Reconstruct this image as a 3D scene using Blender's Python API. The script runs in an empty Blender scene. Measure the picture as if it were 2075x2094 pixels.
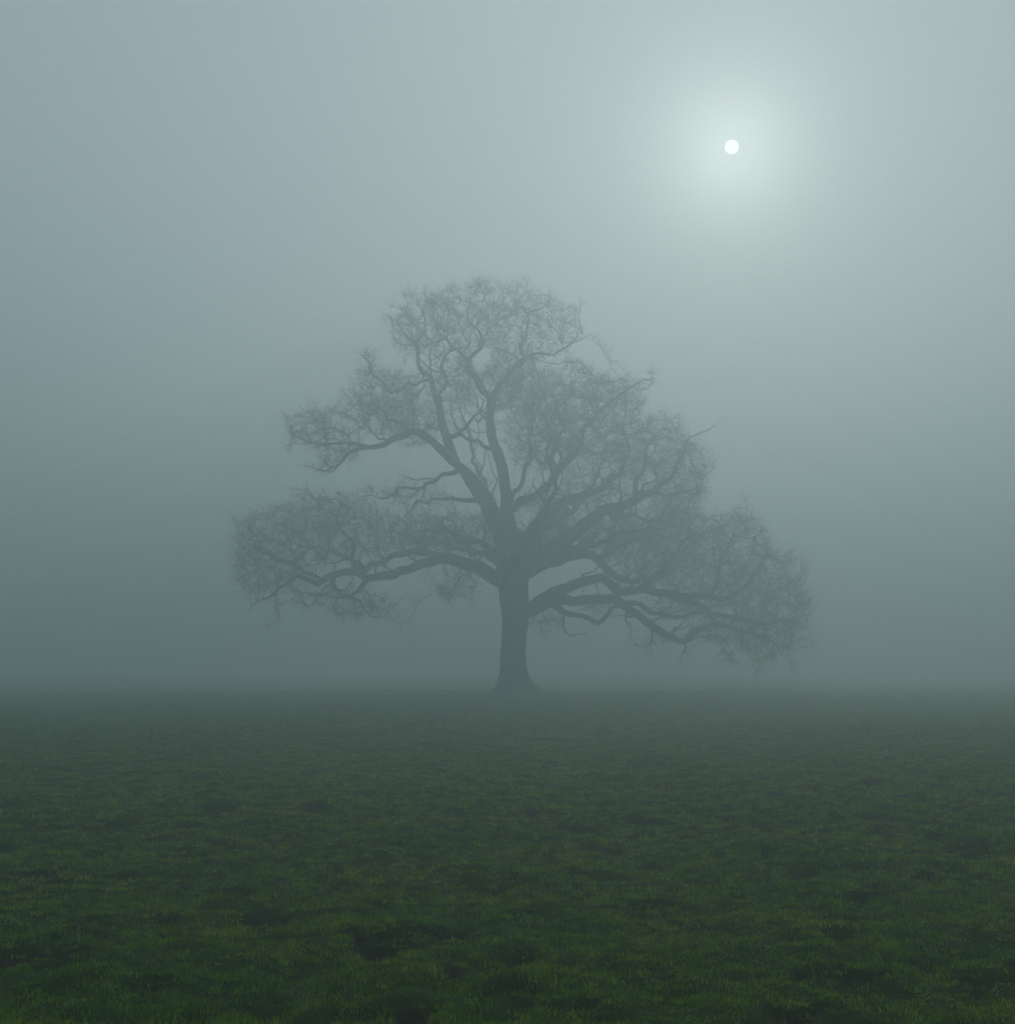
import bpy, math, random
import numpy as np
from mathutils import Vector, Matrix
from mathutils.kdtree import KDTree

SEED = 11
random.seed(SEED)
RNG = np.random.default_rng(SEED)
SC = bpy.context.scene
COL = SC.collection

# ------------------------------------------------------------------ camera
# medium format, 80 mm on 56 mm film; photo plate 2075 x 2094
PW, PH, FPX = 2075.0, 2094.0, 2857.0
CAM_H = 1.45
HORIZON = 1362.0
PITCH = math.atan((HORIZON - PH / 2) / FPX)
cam_d = bpy.data.cameras.new("camera")
cam = bpy.data.objects.new("camera", cam_d)
COL.objects.link(cam)
cam.location = (0, 0, CAM_H)
cam.rotation_euler = (math.pi / 2 + PITCH, 0, 0)
cam_d.sensor_fit = 'HORIZONTAL'
cam_d.sensor_width = 56.0
cam_d.lens = 56.0 * FPX / PW
cam_d.clip_start = 0.1
cam_d.clip_end = 3000.0
SC.camera = cam

CP, SP = math.cos(PITCH), math.sin(PITCH)


def ray(u, v):
    a, b = (u - PW / 2) / FPX, (PH / 2 - v) / FPX
    return Vector((a, CP - SP * b, SP + CP * b))


# ------------------------------------------------------------------ sky, sun, exposure
SUN_DIR = ray(1496, 300).normalized()
SUN_EL = math.asin(SUN_DIR.z)
SUN_AZ = math.atan2(SUN_DIR.x, SUN_DIR.y)      # clockwise from +Y
world = bpy.data.worlds.new("World")
SC.world = world
world.use_nodes = True
nt = world.node_tree
nt.nodes.clear()
w_out = nt.nodes.new('ShaderNodeOutputWorld')
w_bg = nt.nodes.new('ShaderNodeBackground')
w_bg.inputs['Strength'].default_value = 0.12
w_sky = nt.nodes.new('ShaderNodeTexSky')
w_sky.sky_type = 'NISHITA'
w_sky.sun_disc = False
w_sky.sun_elevation = SUN_EL
w_sky.sun_rotation = SUN_AZ
w_sky.altitude = 60
w_sky.air_density = 1.0
w_sky.dust_density = 0.5
w_sky.ozone_density = 1.5
# thin even veil of higher fog over the clear sky
w_veil = nt.nodes.new('ShaderNodeMix')
w_veil.data_type = 'RGBA'
w_veil.inputs['Factor'].default_value = 0.7
w_veil.inputs['B'].default_value = (5.8, 6.5, 6.8, 1)
nt.links.new(w_sky.outputs['Color'], w_veil.inputs['A'])
nt.links.new(w_veil.outputs['Result'], w_bg.inputs['Color'])
# the sun's own disc, half a degree wide, in the sky
w_tc = nt.nodes.new('ShaderNodeTexCoord')
w_dot = nt.nodes.new('ShaderNodeVectorMath')
w_dot.operation = 'DOT_PRODUCT'
w_dot.inputs[1].default_value = SUN_DIR
w_mr = nt.nodes.new('ShaderNodeMapRange')
w_mr.interpolation_type = 'SMOOTHSTEP'
w_mr.inputs['From Min'].default_value = math.cos(math.radians(0.295))
w_mr.inputs['From Max'].default_value = math.cos(math.radians(0.230))
w_disc = nt.nodes.new('ShaderNodeBackground')
w_disc.inputs['Color'].default_value = (1.0, 0.95, 0.93, 1)
w_mul = nt.nodes.new('ShaderNodeMath')
w_mul.operation = 'MULTIPLY'
w_mul.inputs[1].default_value = 2.1
w_add = nt.nodes.new('ShaderNodeAddShader')
nt.links.new(w_tc.outputs['Generated'], w_dot.inputs[0])
nt.links.new(w_dot.outputs['Value'], w_mr.inputs['Value'])
nt.links.new(w_mr.outputs['Result'], w_mul.inputs[0])
nt.links.new(w_mul.outputs['Value'], w_disc.inputs['Strength'])
nt.links.new(w_bg.outputs[0], w_add.inputs[0])
nt.links.new(w_disc.outputs[0], w_add.inputs[1])
nt.links.new(w_add.outputs[0], w_out.inputs['Surface'])

sun_d = bpy.data.lights.new("sun", 'SUN')
sun_d.energy = 1.5
sun_d.angle = math.radians(0.5)
sun_d.color = (1.0, 0.955, 0.87)
sun = bpy.data.objects.new("sun", sun_d)
COL.objects.link(sun)
sun.rotation_euler = SUN_DIR.to_track_quat('Z', 'Y').to_euler()
sun.location = SUN_DIR * 150

SC.view_settings.view_transform = 'Standard'
SC.view_settings.look = 'None'
SC.view_settings.gamma = 1.0
SC.view_settings.exposure = -0.50
SC.render.engine = 'CYCLES'
SC.cycles.max_bounces = 8
SC.cycles.volume_bounces = 4
SC.cycles.diffuse_bounces = 3
SC.cycles.transmission_bounces = 3
SC.cycles.use_denoising = True
SC.render.dither_intensity = 2.0

HAZE_DENSITY = 0.0218
HAZE_G = 0.58                 # broad lobe of the droplets' scattering
HAZE_PEAK, HAZE_PEAK_G = 0.022, 0.945   # narrow forward peak: the aureole round the sun
HAZE_COLOR = (0.640, 0.760, 0.778, 1)


# ------------------------------------------------------------------ helpers
def link(o, parent=None, **props):
    COL.objects.link(o)
    if parent is not None:
        o.parent = parent
    for k, v in props.items():
        o[k] = v
    return o


def mesh_from(name, verts, faces, mat, smooth=True):
    """verts (n,3) array, faces (m,3) or (m,4) int array, or a list of such arrays."""
    me = bpy.data.meshes.new(name)
    if not isinstance(faces, list):
        faces = [faces]
    faces = [np.asarray(f, dtype=np.int32) for f in faces if len(f)]
    verts = np.asarray(verts, dtype=np.float32)
    me.vertices.add(len(verts))
    me.vertices.foreach_set('co', verts.ravel())
    loops = np.concatenate([f.ravel() for f in faces])
    totals = np.concatenate([np.full(len(f), f.shape[1], dtype=np.int32) for f in faces])
    starts = np.concatenate([[0], np.cumsum(totals)[:-1]]).astype(np.int32)
    me.loops.add(len(loops))
    me.loops.foreach_set('vertex_index', loops)
    me.polygons.add(len(totals))
    me.polygons.foreach_set('loop_start', starts)
    me.polygons.foreach_set('loop_total', totals)
    me.polygons.foreach_set('use_smooth', np.full(len(totals), smooth))
    me.update(calc_edges=True)
    me.materials.append(mat)
    return me


def new_mat(name):
    m = bpy.data.materials.new(name)
    m.use_nodes = True
    m.node_tree.nodes.clear()
    return m, m.node_tree.nodes, m.node_tree.links


def lerp_noise(x, y, seed):
    """gradient noise, vectorised, about -0.7 .. 0.7"""
    xi, yi = np.floor(x).astype(np.int64), np.floor(y).astype(np.int64)
    xf, yf = x - xi, y - yi

    def g(ix, iy):
        h = (ix * 374761393 + iy * 668265263 + seed * 974711) & 0x7fffffff
        h = ((h ^ (h >> 13)) * 1274126177) & 0x7fffffff
        a = (h ^ (h >> 16)) / 0x7fffffff * 2 * np.pi * 16
        return np.cos(a), np.sin(a)
    u, v = xf * xf * xf * (xf * (xf * 6 - 15) + 10), yf * yf * yf * (yf * (yf * 6 - 15) + 10)
    out = 0
    for dx in (0, 1):
        for dy in (0, 1):
            gx, gy = g(xi + dx, yi + dy)
            d = gx * (xf - dx) + gy * (yf - dy)
            out = out + d * (u if dx else 1 - u) * (v if dy else 1 - v)
    return out


# ------------------------------------------------------------------ materials
def make_grass_mat():
    m, N, L = new_mat("grass_blade")
    out = N.new('ShaderNodeOutputMaterial')
    info = N.new('ShaderNodeObjectInfo')
    geo = N.new('ShaderNodeNewGeometry')
    n1 = N.new('ShaderNodeTexNoise')
    n1.inputs['Scale'].default_value = 0.7
    n1.inputs['Detail'].default_value = 4
    L.new(geo.outputs['Position'], n1.inputs['Vector'])
    add = N.new('ShaderNodeMath')
    add.operation = 'MULTIPLY_ADD'
    add.inputs[1].default_value = 0.55
    L.new(info.outputs['Random'], add.inputs[0])
    sub = N.new('ShaderNodeMath')
    sub.operation = 'MULTIPLY_ADD'
    sub.inputs[1].default_value = 1.3
    sub.inputs[2].default_value = -0.42
    L.new(n1.outputs['Fac'], sub.inputs[0])
    L.new(sub.outputs[0], add.inputs[2])
    ramp = N.new('ShaderNodeValToRGB')
    e = ramp.color_ramp.elements
    e[0].position, e[0].color = 0.1, (0.042, 0.128, 0.006, 1)
    e[1].position, e[1].color = 0.95, (0.215, 0.175, 0.022, 1)
    x = ramp.color_ramp.elements.new(0.45)
    x.color = (0.088, 0.178, 0.006, 1)
    x = ramp.color_ramp.elements.new(0.75)
    x.color = (0.145, 0.195, 0.008, 1)
    L.new(add.outputs[0], ramp.inputs['Fac'])
    hsv = N.new('ShaderNodeHueSaturation')
    val = N.new('ShaderNodeMath')
    val.operation = 'MULTIPLY_ADD'
    val.inputs[1].default_value = 1.3
    val.inputs[2].default_value = 0.4
    L.new(geo.outputs['Random Per Island'], val.inputs[0])
    cl = N.new('ShaderNodeMath')
    cl.operation = 'MULTIPLY_ADD'
    cl.inputs[1].default_value = 1.1
    cl.inputs[2].default_value = 0.5
    rnd = N.new('ShaderNodeMath')
    rnd.operation = 'FRACT'
    rm = N.new('ShaderNodeMath')
    rm.operation = 'MULTIPLY'
    rm.inputs[1].default_value = 37.7
    L.new(info.outputs['Random'], rm.inputs[0])
    L.new(rm.outputs[0], rnd.inputs[0])
    L.new(rnd.outputs[0], cl.inputs[0])
    vm = N.new('ShaderNodeMath')
    vm.operation = 'MULTIPLY'
    L.new(cl.outputs[0], vm.inputs[0])
    L.new(val.outputs[0], vm.inputs[1])
    L.new(vm.outputs[0], hsv.inputs['Value'])
    L.new(ramp.outputs['Color'], hsv.inputs['Color'])
    bs = N.new('ShaderNodeBsdfPrincipled')
    bs.inputs['Roughness'].default_value = 0.75
    bs.inputs['Specular IOR Level'].default_value = 0.08
    L.new(hsv.outputs['Color'], bs.inputs['Base Color'])
    tr = N.new('ShaderNodeBsdfTranslucent')
    L.new(hsv.outputs['Color'], tr.inputs['Color'])
    mix = N.new('ShaderNodeMixShader')
    mix.inputs['Fac'].default_value = 0.45
    L.new(bs.outputs[0], mix.inputs[1])
    L.new(tr.outputs[0], mix.inputs[2])
    L.new(mix.outputs[0], out.inputs['Surface'])
    return m


def make_ground_mat():
    m, N, L = new_mat("pasture_soil")
    out = N.new('ShaderNodeOutputMaterial')
    geo = N.new('ShaderNodeNewGeometry')
    at = N.new('ShaderNodeAttribute')
    at.attribute_name = 'bare'
    n1 = N.new('ShaderNodeTexNoise')
    n1.inputs['Scale'].default_value = 1.1
    n1.inputs['Detail'].default_value = 8
    n1.inputs['Roughness'].default_value = 0.65
    L.new(geo.outputs['Position'], n1.inputs['Vector'])
    ramp = N.new('ShaderNodeValToRGB')
    e = ramp.color_ramp.elements
    e[0].position, e[0].color = 0.3, (0.010, 0.032, 0.003, 1)
    e[1].position, e[1].color = 0.72, (0.036, 0.066, 0.005, 1)
    L.new(n1.outputs['Fac'], ramp.inputs['Fac'])
    n2 = N.new('ShaderNodeTexNoise')
    n2.inputs['Scale'].default_value = 26
    n2.inputs['Detail'].default_value = 6
    L.new(geo.outputs['Position'], n2.inputs['Vector'])
    mud = N.new('ShaderNodeValToRGB')
    e = mud.color_ramp.elements
    e[0].position, e[0].color = 0.3, (0.008, 0.006, 0.004, 1)
    e[1].position, e[1].color = 0.7, (0.026, 0.020, 0.013, 1)
    L.new(n2.outputs['Fac'], mud.inputs['Fac'])
    # beyond the modelled blades the turf itself carries the grass colour
    af = N.new('ShaderNodeAttribute')
    af.attribute_name = 'turf'
    rt = N.new('ShaderNodeValToRGB')
    e = rt.color_ramp.elements
    e[0].position, e[0].color = 0.3, (0.048, 0.105, 0.010, 1)
    e[1].position, e[1].color = 0.72, (0.100, 0.130, 0.018, 1)
    L.new(n1.outputs['Fac'], rt.inputs['Fac'])
    mt = N.new('ShaderNodeMix')
    mt.data_type = 'RGBA'
    L.new(af.outputs['Fac'], mt.inputs['Factor'])
    L.new(ramp.outputs['Color'], mt.inputs['A'])
    L.new(rt.outputs['Color'], mt.inputs['B'])
    mx = N.new('ShaderNodeMix')
    mx.data_type = 'RGBA'
    L.new(at.outputs['Fac'], mx.inputs['Factor'])
    L.new(mt.outputs['Result'], mx.inputs['A'])
    L.new(mud.outputs['Color'], mx.inputs['B'])
    bump = N.new('ShaderNodeBump')
    bump.inputs['Strength'].default_value = 0.7
    bump.inputs['Distance'].default_value = 0.03
    L.new(n2.outputs['Fac'], bump.inputs['Height'])
    bs = N.new('ShaderNodeBsdfPrincipled')
    bs.inputs['Roughness'].default_value = 0.85
    bs.inputs['Specular IOR Level'].default_value = 0.05
    L.new(mx.outputs['Result'], bs.inputs['Base Color'])
    L.new(bump.outputs['Normal'], bs.inputs['Normal'])
    L.new(bs.outputs[0], out.inputs['Surface'])
    return m


def make_bark_mat(name, lo, hi, scale, strength):
    m, N, L = new_mat(name)
    out = N.new('ShaderNodeOutputMaterial')
    tc = N.new('ShaderNodeTexCoord')
    mp = N.new('ShaderNodeMapping')
    mp.inputs['Scale'].default_value = (1, 1, 0.25)
    L.new(tc.outputs['Object'], mp.inputs['Vector'])
    n = N.new('ShaderNodeTexNoise')
    n.inputs['Scale'].default_value = scale
    n.inputs['Detail'].default_value = 7
    L.new(mp.outputs['Vector'], n.inputs['Vector'])
    v = N.new('ShaderNodeTexVoronoi')
    v.feature = 'DISTANCE_TO_EDGE'
    v.inputs['Scale'].default_value = scale * 1.2
    L.new(mp.outputs['Vector'], v.inputs['Vector'])
    ramp = N.new('ShaderNodeValToRGB')
    e = ramp.color_ramp.elements
    e[0].position, e[0].color = 0.3, lo
    e[1].position, e[1].color = 0.7, hi
    L.new(n.outputs['Fac'], ramp.inputs['Fac'])
    ad = N.new('ShaderNodeMath')
    ad.operation = 'ADD'
    L.new(n.outputs['Fac'], ad.inputs[0])
    L.new(v.outputs['Distance'], ad.inputs[1])
    bump = N.new('ShaderNodeBump')
    bump.inputs['Strength'].default_value = strength
    bump.inputs['Distance'].default_value = 0.06
    L.new(ad.outputs[0], bump.inputs['Height'])
    bs = N.new('ShaderNodeBsdfPrincipled')
    bs.inputs['Roughness'].default_value = 0.9
    bs.inputs['Specular IOR Level'].default_value = 0.15
    L.new(ramp.outputs['Color'], bs.inputs['Base Color'])
    L.new(bump.outputs['Normal'], bs.inputs['Normal'])
    L.new(bs.outputs[0], out.inputs['Surface'])
    return m


M_GRASS = make_grass_mat()
M_SOIL = make_ground_mat()
M_STRAW, N_, L_ = new_mat("dead_stalk")
o_ = N_.new('ShaderNodeOutputMaterial')
i_ = N_.new('ShaderNodeNewGeometry')
r_ = N_.new('ShaderNodeValToRGB')
r_.color_ramp.elements[0].color = (0.16, 0.12, 0.06, 1)
r_.color_ramp.elements[1].color = (0.36, 0.31, 0.20, 1)
b_ = N_.new('ShaderNodeBsdfPrincipled')
b_.inputs['Roughness'].default_value = 0.8
L_.new(i_.outputs['Random Per Island'], r_.inputs['Fac'])
L_.new(r_.outputs['Color'], b_.inputs['Base Color'])
L_.new(b_.outputs[0], o_.inputs['Surface'])
M_BARK = make_bark_mat("oak_bark", (0.050, 0.050, 0.040, 1), (0.15, 0.15, 0.115, 1), 7.0, 0.9)
M_TWIG = make_bark_mat("oak_twig", (0.060, 0.053, 0.043, 1), (0.130, 0.116, 0.095, 1), 4.0, 0.3)

# ------------------------------------------------------------------ pasture ground
GX_A, GY_A, GY_0, G_EXT = 2.2, 3.2, 7.5, 385.0
NXG, NYG = 540, 880
s_max = math.asinh(G_EXT / GX_A)
t_min, t_max = math.asinh((-22 - GY_0) / GY_A), math.asinh((G_EXT - GY_0) / GY_A)
gs = np.linspace(-s_max, s_max, NXG)
gt = np.linspace(t_min, t_max, NYG)
gx = GX_A * np.sinh(gs)
gy = GY_0 + GY_A * np.sinh(gt)
X, Y = np.meshgrid(gx, gy)            # [row y, col x]


def base_height(x, y):
    h = 0.10 * lerp_noise(x / 9, y / 9, 1)
    h += 0.055 * lerp_noise(x / 1.9, y / 1.9, 2)
    h += 0.075 * lerp_noise(x / 0.75, y / 0.75, 3)
    h += 0.080 * lerp_noise(x / 0.34, y / 0.34, 4)
    h += 0.040 * lerp_noise(x / 0.18, y / 0.18, 5)
    return h


fade = np.clip((np.hypot(X, Y) - 60) / 60, 0, 1)
far = np.clip((np.hypot(X, Y) - 78) / 60, 0, 1)
Z = base_height(X, Y) * (1 - 0.6 * fade) + 0.8 * far * lerp_noise(X / 48 + 0.4, Y / 48, 6)
BARE = np.zeros_like(Z)
pits = []
for _ in range(760):
    y = 4.2 + 20 * random.random() ** 1.15
    pits.append((random.uniform(-1, 1) * (0.40 * y + 1.6), y))
for _ in range(2900):
    y = math.sqrt(random.uniform(9.0 ** 2, 42.0 ** 2))
    pits.append((random.uniform(-1, 1) * (0.40 * y + 1.6), y))
PIT = []
for (px_, py_) in pits:
    r = (0.045 + 0.085 * random.random() ** 1.5) * (1.0 if random.random() < 0.88 else 1.7) * (1.0 + 0.008 * py_)
    asp = random.uniform(0.5, 1.0)
    ang = random.uniform(0, math.pi)
    dep = random.uniform(0.06, 0.14)
    PIT.append((px_, py_, r, asp, ang))
    i0, i1 = np.searchsorted(gx, [px_ - 3 * r, px_ + 3 * r])
    j0, j1 = np.searchsorted(gy, [py_ - 3 * r, py_ + 3 * r])
    if i1 <= i0 or j1 <= j0:
        continue
    xx, yy = X[j0:j1, i0:i1] - px_, Y[j0:j1, i0:i1] - py_
    ca, sa = math.cos(ang), math.sin(ang)
    q = ((xx * ca + yy * sa) / r) ** 2 + ((-xx * sa + yy * ca) / (r * asp)) ** 2
    Z[j0:j1, i0:i1] += -dep * np.exp(-(q ** 1.5)) + 0.15 * dep * np.exp(-((np.sqrt(q) - 1.5) / 0.4) ** 2)
    BARE[j0:j1, i0:i1] = np.maximum(BARE[j0:j1, i0:i1], np.exp(-(q / 1.3) ** 2))


def pit_cover(x, y):
    """how bare the turf is at each point: 1 in the middle of a hoof pit"""
    out = np.zeros(len(x))
    order = np.argsort(y)
    ys = y[order]
    for (px_, py_, r, asp, ang) in PIT:
        a0, a1 = np.searchsorted(ys, [py_ - 2 * r, py_ + 2 * r])
        if a1 <= a0:
            continue
        ii = order[a0:a1]
        xx, yy = x[ii] - px_, y[ii] - py_
        ca, sa = math.cos(ang), math.sin(ang)
        q = ((xx * ca + yy * sa) / r) ** 2 + ((-xx * sa + yy * ca) / (r * asp)) ** 2
        out[ii] = np.maximum(out[ii], np.exp(-(q / 1.1) ** 3))
    return out


# flat seat for the tree
TREE_Y = CAM_H * FPX / (1422.0 - HORIZON)      # about 69 m
TX = ray(1052, 1422).x / ray(1052, 1422).y * TREE_Y
seat = np.exp(-((X - TX) ** 2 + (Y - TREE_Y) ** 2) / 9.0)
Z = Z * (1 - seat) + 0.12 * seat
BARE = np.maximum(BARE, 0)

idx = np.arange(NXG * NYG).reshape(NYG, NXG)
quads = np.stack([idx[:-1, :-1], idx[:-1, 1:], idx[1:, 1:], idx[1:, :-1]], -1).reshape(-1, 4)
gme = mesh_from("pasture", np.stack([X, Y, Z], -1).reshape(-1, 3), quads, M_SOIL)
a = gme.attributes.new('bare', 'FLOAT', 'POINT')
a.data.foreach_set('value', BARE.ravel().astype(np.float32))
a = gme.attributes.new('turf', 'FLOAT', 'POINT')
a.data.foreach_set('value', np.clip((np.hypot(X, Y) - 30) / 45, 0, 1).ravel().astype(np.float32))
ground = link(bpy.data.objects.new("ground", gme), kind="structure",
              label="uneven green pasture with hoof marks running back into the fog")


def sample(A, x, y):
    fi = (np.arcsinh(x / GX_A) - gs[0]) / (gs[1] - gs[0])
    fj = (np.arcsinh((y - GY_0) / GY_A) - gt[0]) / (gt[1] - gt[0])
    i, j = np.clip(fi.astype(int), 0, NXG - 2), np.clip(fj.astype(int), 0, NYG - 2)
    u, v = fi - i, fj - j
    return (A[j, i] * (1 - u) * (1 - v) + A[j, i + 1] * u * (1 - v)
            + A[j + 1, i] * (1 - u) * v + A[j + 1, i + 1] * u * v)


# ------------------------------------------------------------------ oak tree
def at(u, v, dy=0.0):
    d = ray(u, v)
    k = (TREE_Y + dy) / d.y
    return np.array([d.x * k, TREE_Y + dy, CAM_H + d.z * k])


PXM = TREE_Y / FPX / CP      # metres for one photo pixel at the tree

# limb traces: (u, v, depth from trunk in m, radius in photo pixels); 'from' names the carrier limb
T = {}
T['trunk'] = (None, [(1056, 1432, 0, 62), (1054, 1423, 0, 50), (1052, 1412, 0, 41), (1050, 1396, 0, 34), (1049, 1375, 0, 29), (1049, 1340, 0, 25.5),
                     (1051, 1300, 0, 25.5), (1053, 1258, 0, 27), (1050, 1219, 0, 29), (1048, 1180, 0, 33), (1048, 1140, 0, 33),
                     (1042, 1100, 0, 28)])
T['a'] = ('trunk', [(1046, 1130, 0, 26), (1023, 1088, .3, 22), (997, 1028, .4, 20), (957, 976, .2, 16), (927, 942, 0, 14)])
T['a_mid'] = ('a', [(927, 942, 0, 12), (895, 911, -.6, 10), (871, 892, -1, 9.5), (842, 882, -1.4, 9), (811, 896, -1.7, 7.5), (780, 908, -2, 6.5),
                    (750, 914, -2.2, 5.5), (724, 922, -2.3, 4.5), (692, 948, -2.5, 3.2), (659, 964, -2.7, 2)])
T['a_tip'] = ('a_mid', [(750, 914, -2.2, 4.5), (718, 905, -1.8, 3.6), (691, 902, -1.4, 3), (645, 903, -1.2, 2.2), (612, 915, -1, 1.4)])
T['a_up'] = ('a', [(929, 944, 0, 12), (915, 901, .6, 11), (907, 872, 1, 10), (899, 836, 1.4, 8.5), (884, 795, 1.8, 7.5), (876, 776, 2, 6.5),
                   (859, 750, 2.2, 5.5), (850, 733, 2.3, 5), (849, 704, 2.4, 4), (835, 687, 2.4, 3), (804, 663, 2.2, 1.8)])
T['a_up_b'] = ('a_up', [(849, 704, 2.4, 3), (866, 680, 3, 2.6), (862, 650, 3.2, 2.2), (875, 620, 3.6, 1.6)])
T['a_up_c'] = ('a_up', [(899, 836, 1.4, 5), (904, 806, 1, 4.4), (907, 783, .4, 4), (900, 752, -.2, 3.6), (907, 733, -.6, 3), (925, 704, -1, 2.4), (921, 672, -1.5, 1.8)])
T['a_up_d'] = ('a_up', [(915, 895, .6, 5), (936, 887, 0, 4.6), (953, 870, -.8, 4), (972, 848, -1.8, 3), (985, 815, -2.8, 2)])
T['a_low'] = ('a', [(934, 964, .2, 6), (915, 972, -.3, 5.5), (901, 978, -.6, 5), (880, 989, -1, 4.6), (859, 998, -1.4, 4), (843, 992, -1.7, 3.6), (817, 1004, -2, 3.2),
                    (810, 1016, -2.2, 2.6), (775, 1021, -2.6, 2), (740, 1010, -3, 1.4)])
T['a_low_b'] = ('a', [(975, 1024, .3, 6), (940, 1022, .8, 5), (905, 1021, 1.2, 4.5), (878, 1025, 1.4, 4), (855, 1028, 1.5, 4), (836, 1042, 1.6, 3), (827, 1057, 1.6, 2)])
T['b'] = ('trunk', [(1044, 1110, 0, 22), (1038, 1050, -.2, 16), (1033, 1005, -.3, 14), (1028, 969, -.4, 13.5), (1020, 932, -.4, 13), (1008, 896, -.4, 11), (1000, 860, -.4, 10),
                    (1003, 824, -.5, 9.5), (996, 803, -.6, 8), (977, 786, -.8, 7), (963, 767, -1, 6.5), (958, 750, -1.1, 6), (965, 728, -1.2, 5), (979, 711, -1.4, 4.5),
                    (982, 695, -1.5, 3.6), (972, 675, -1.6, 2.8), (955, 645, -1.8, 2), (965, 612, -2, 1.4)])
T['b_r'] = ('b', [(1004, 826, -.5, 8.5), (1012, 803, .2, 7.5), (1030, 781, .8, 7), (1052, 752, 1.4, 6.5), (1068, 733, 1.7, 5.5), (1066, 714, 1.9, 4.6), (1071, 695, 2, 4),
                  (1076, 675, 2.1, 3.4), (1078, 649, 2.2, 2.8), (1064, 627, 2.3, 2), (1044, 606, 2.4, 1.4)])
T['b_r2'] = ('b_r', [(1052, 752, 1.4, 4.6), (1078, 735, .9, 4), (1102, 728, .5, 3.4), (1124, 725, .2, 2.8), (1145, 718, 0, 2.2), (1165, 704, -.2, 1.7), (1202, 688, -.5, 1)])
T['b_l'] = ('b', [(1002, 918, -.4, 5), (979, 906, 0, 4.6), (958, 899, .6, 4), (938, 880, 1.4, 3), (928, 850, 2.4, 2.4)])
T['b_l2'] = ('b', [(961, 760, -1, 4), (945, 722, -1.8, 3), (925, 700, -2.4, 2.4), (900, 690, -3, 1.6)])
T['c'] = ('b', [(1042, 1046, -.2, 10), (1063, 1025, -.8, 9.5), (1097, 1009, -1.4, 9), (1120, 989, -1.8, 9), (1137, 968, -2.2, 8.5), (1155, 947, -2.5, 7), (1169, 931, -2.8, 6.5),
                (1183, 913, -3, 6), (1200, 880, -3.3, 5), (1215, 845, -3.6, 3.6), (1210, 810, -4, 2.4)])
T['c_up'] = ('c', [(1132, 972, -2.2, 7), (1127, 947, -1.6, 6.5), (1132, 924, -1.2, 6), (1139, 900, -.8, 5), (1150, 865, -.3, 4), (1142, 830, .2, 3), (1155, 795, .6, 2)])
T['c_thin'] = ('b', [(1038, 1030, -.2, 7), (1061, 998, .8, 6), (1074, 970, 1.6, 5.5), (1079, 947, 2, 5), (1083, 910, 2.5, 4.2), (1092, 860, 3, 3.4), (1105, 825, 3.4, 2.4)])
T['d'] = ('trunk', [(1052, 1140, .3, 24), (1075, 1113, .8, 19), (1097, 1078, 1.4, 17), (1120, 1051, 2, 15), (1143, 1032, 2.4, 13), (1169, 1021, 2.8, 12), (1192, 1014, 3.2, 11),
                    (1219, 1004, 3.4, 9), (1235, 991, 3.6, 8), (1251, 978, 3.8, 7), (1270, 966, 4, 6), (1277, 945, 4.2, 5), (1285, 915, 4.4, 4), (1275, 880, 4.6, 3), (1290, 850, 4.8, 2)])
T['e'] = ('trunk', [(1054, 1160, -.3, 26), (1100, 1138, -.8, 20), (1155, 1101, -1.6, 16), (1189, 1078, -2.1, 15), (1217, 1056, -2.5, 14), (1237, 1042, -2.8, 13), (1270, 1035, -3.1, 11.5),
                    (1304, 1019, -3.4, 10.5), (1332, 1003, -3.6, 8.5), (1350, 988, -3.8, 6.5), (1372, 968, -4, 4.6), (1395, 940, -4.2, 3), (1410, 905, -4.4, 1.8)])
T['e_r'] = ('e', [(1335, 1002, -3.6, 5), (1360, 1008, -3.2, 4), (1392, 1010, -2.8, 3), (1420, 1002, -2.4, 2), (1440, 985, -2.2, 1.4)])
T['e_low'] = ('e', [(1237, 1046, -2.8, 6), (1258, 1058, -3.4, 5), (1290, 1052, -4, 4.4), (1318, 1058, -4.6, 3.6), (1350, 1085, -5.2, 2.6)])
T['e_in'] = ('e', [(1304, 1019, -3.4, 6), (1300, 985, -4, 5), (1316, 955, -4.6, 4), (1322, 915, -5, 3), (1345, 885, -5.4, 2)])
T['k'] = ('trunk', [(1056, 1175, .4, 22), (1095, 1160, 1.2, 16), (1132, 1148, 2, 14), (1169, 1139, 2.6, 12.5), (1201, 1135, 3, 11.5), (1224, 1144, 3.2, 10.5), (1242, 1164, 3.4, 9.5),
                    (1262, 1185, 3.6, 8.5), (1290, 1190, 4, 7.5), (1330, 1180, 4.6, 6.5), (1368, 1160, 5, 5), (1400, 1130, 5.4, 3.8), (1420, 1090, 5.6, 2.6)])
T['k_up'] = ('k', [(1224, 1142, 3.2, 7), (1262, 1120, 3.8, 6), (1305, 1100, 4.2, 5), (1340, 1070, 4.6, 4), (1360, 1030, 5, 2.6)])
T['f'] = ('trunk', [(1060, 1262, 0, 18), (1086, 1244, -.3, 14.5), (1109, 1227, -.6, 13), (1139, 1208, -.9, 12.5), (1169, 1195, -1.1, 12), (1201, 1184, -1.3, 11.5), (1231, 1182, -1.5, 11),
                    (1247, 1192, -1.6, 10.5), (1265, 1208, -1.7, 10.5), (1285, 1206, -1.8, 10), (1313, 1203, -1.9, 9.5), (1350, 1213, -2, 9), (1391, 1228, -2.1, 8), (1426, 1240, -2.2, 7.5),
                    (1451, 1259, -2.3, 7), (1488, 1263, -2.4, 6), (1526, 1272, -2.5, 4.6), (1564, 1278, -2.6, 3.2), (1605, 1265, -2.7, 1.8)])
T['f_up'] = ('f', [(1350, 1212, -2, 7.5), (1401, 1221, -2.8, 7), (1451, 1221, -3.4, 6), (1473, 1229, -3.8, 5.5), (1500, 1215, -4.2, 4.4), (1540, 1180, -4.6, 3), (1560, 1140, -5, 2)])
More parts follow.
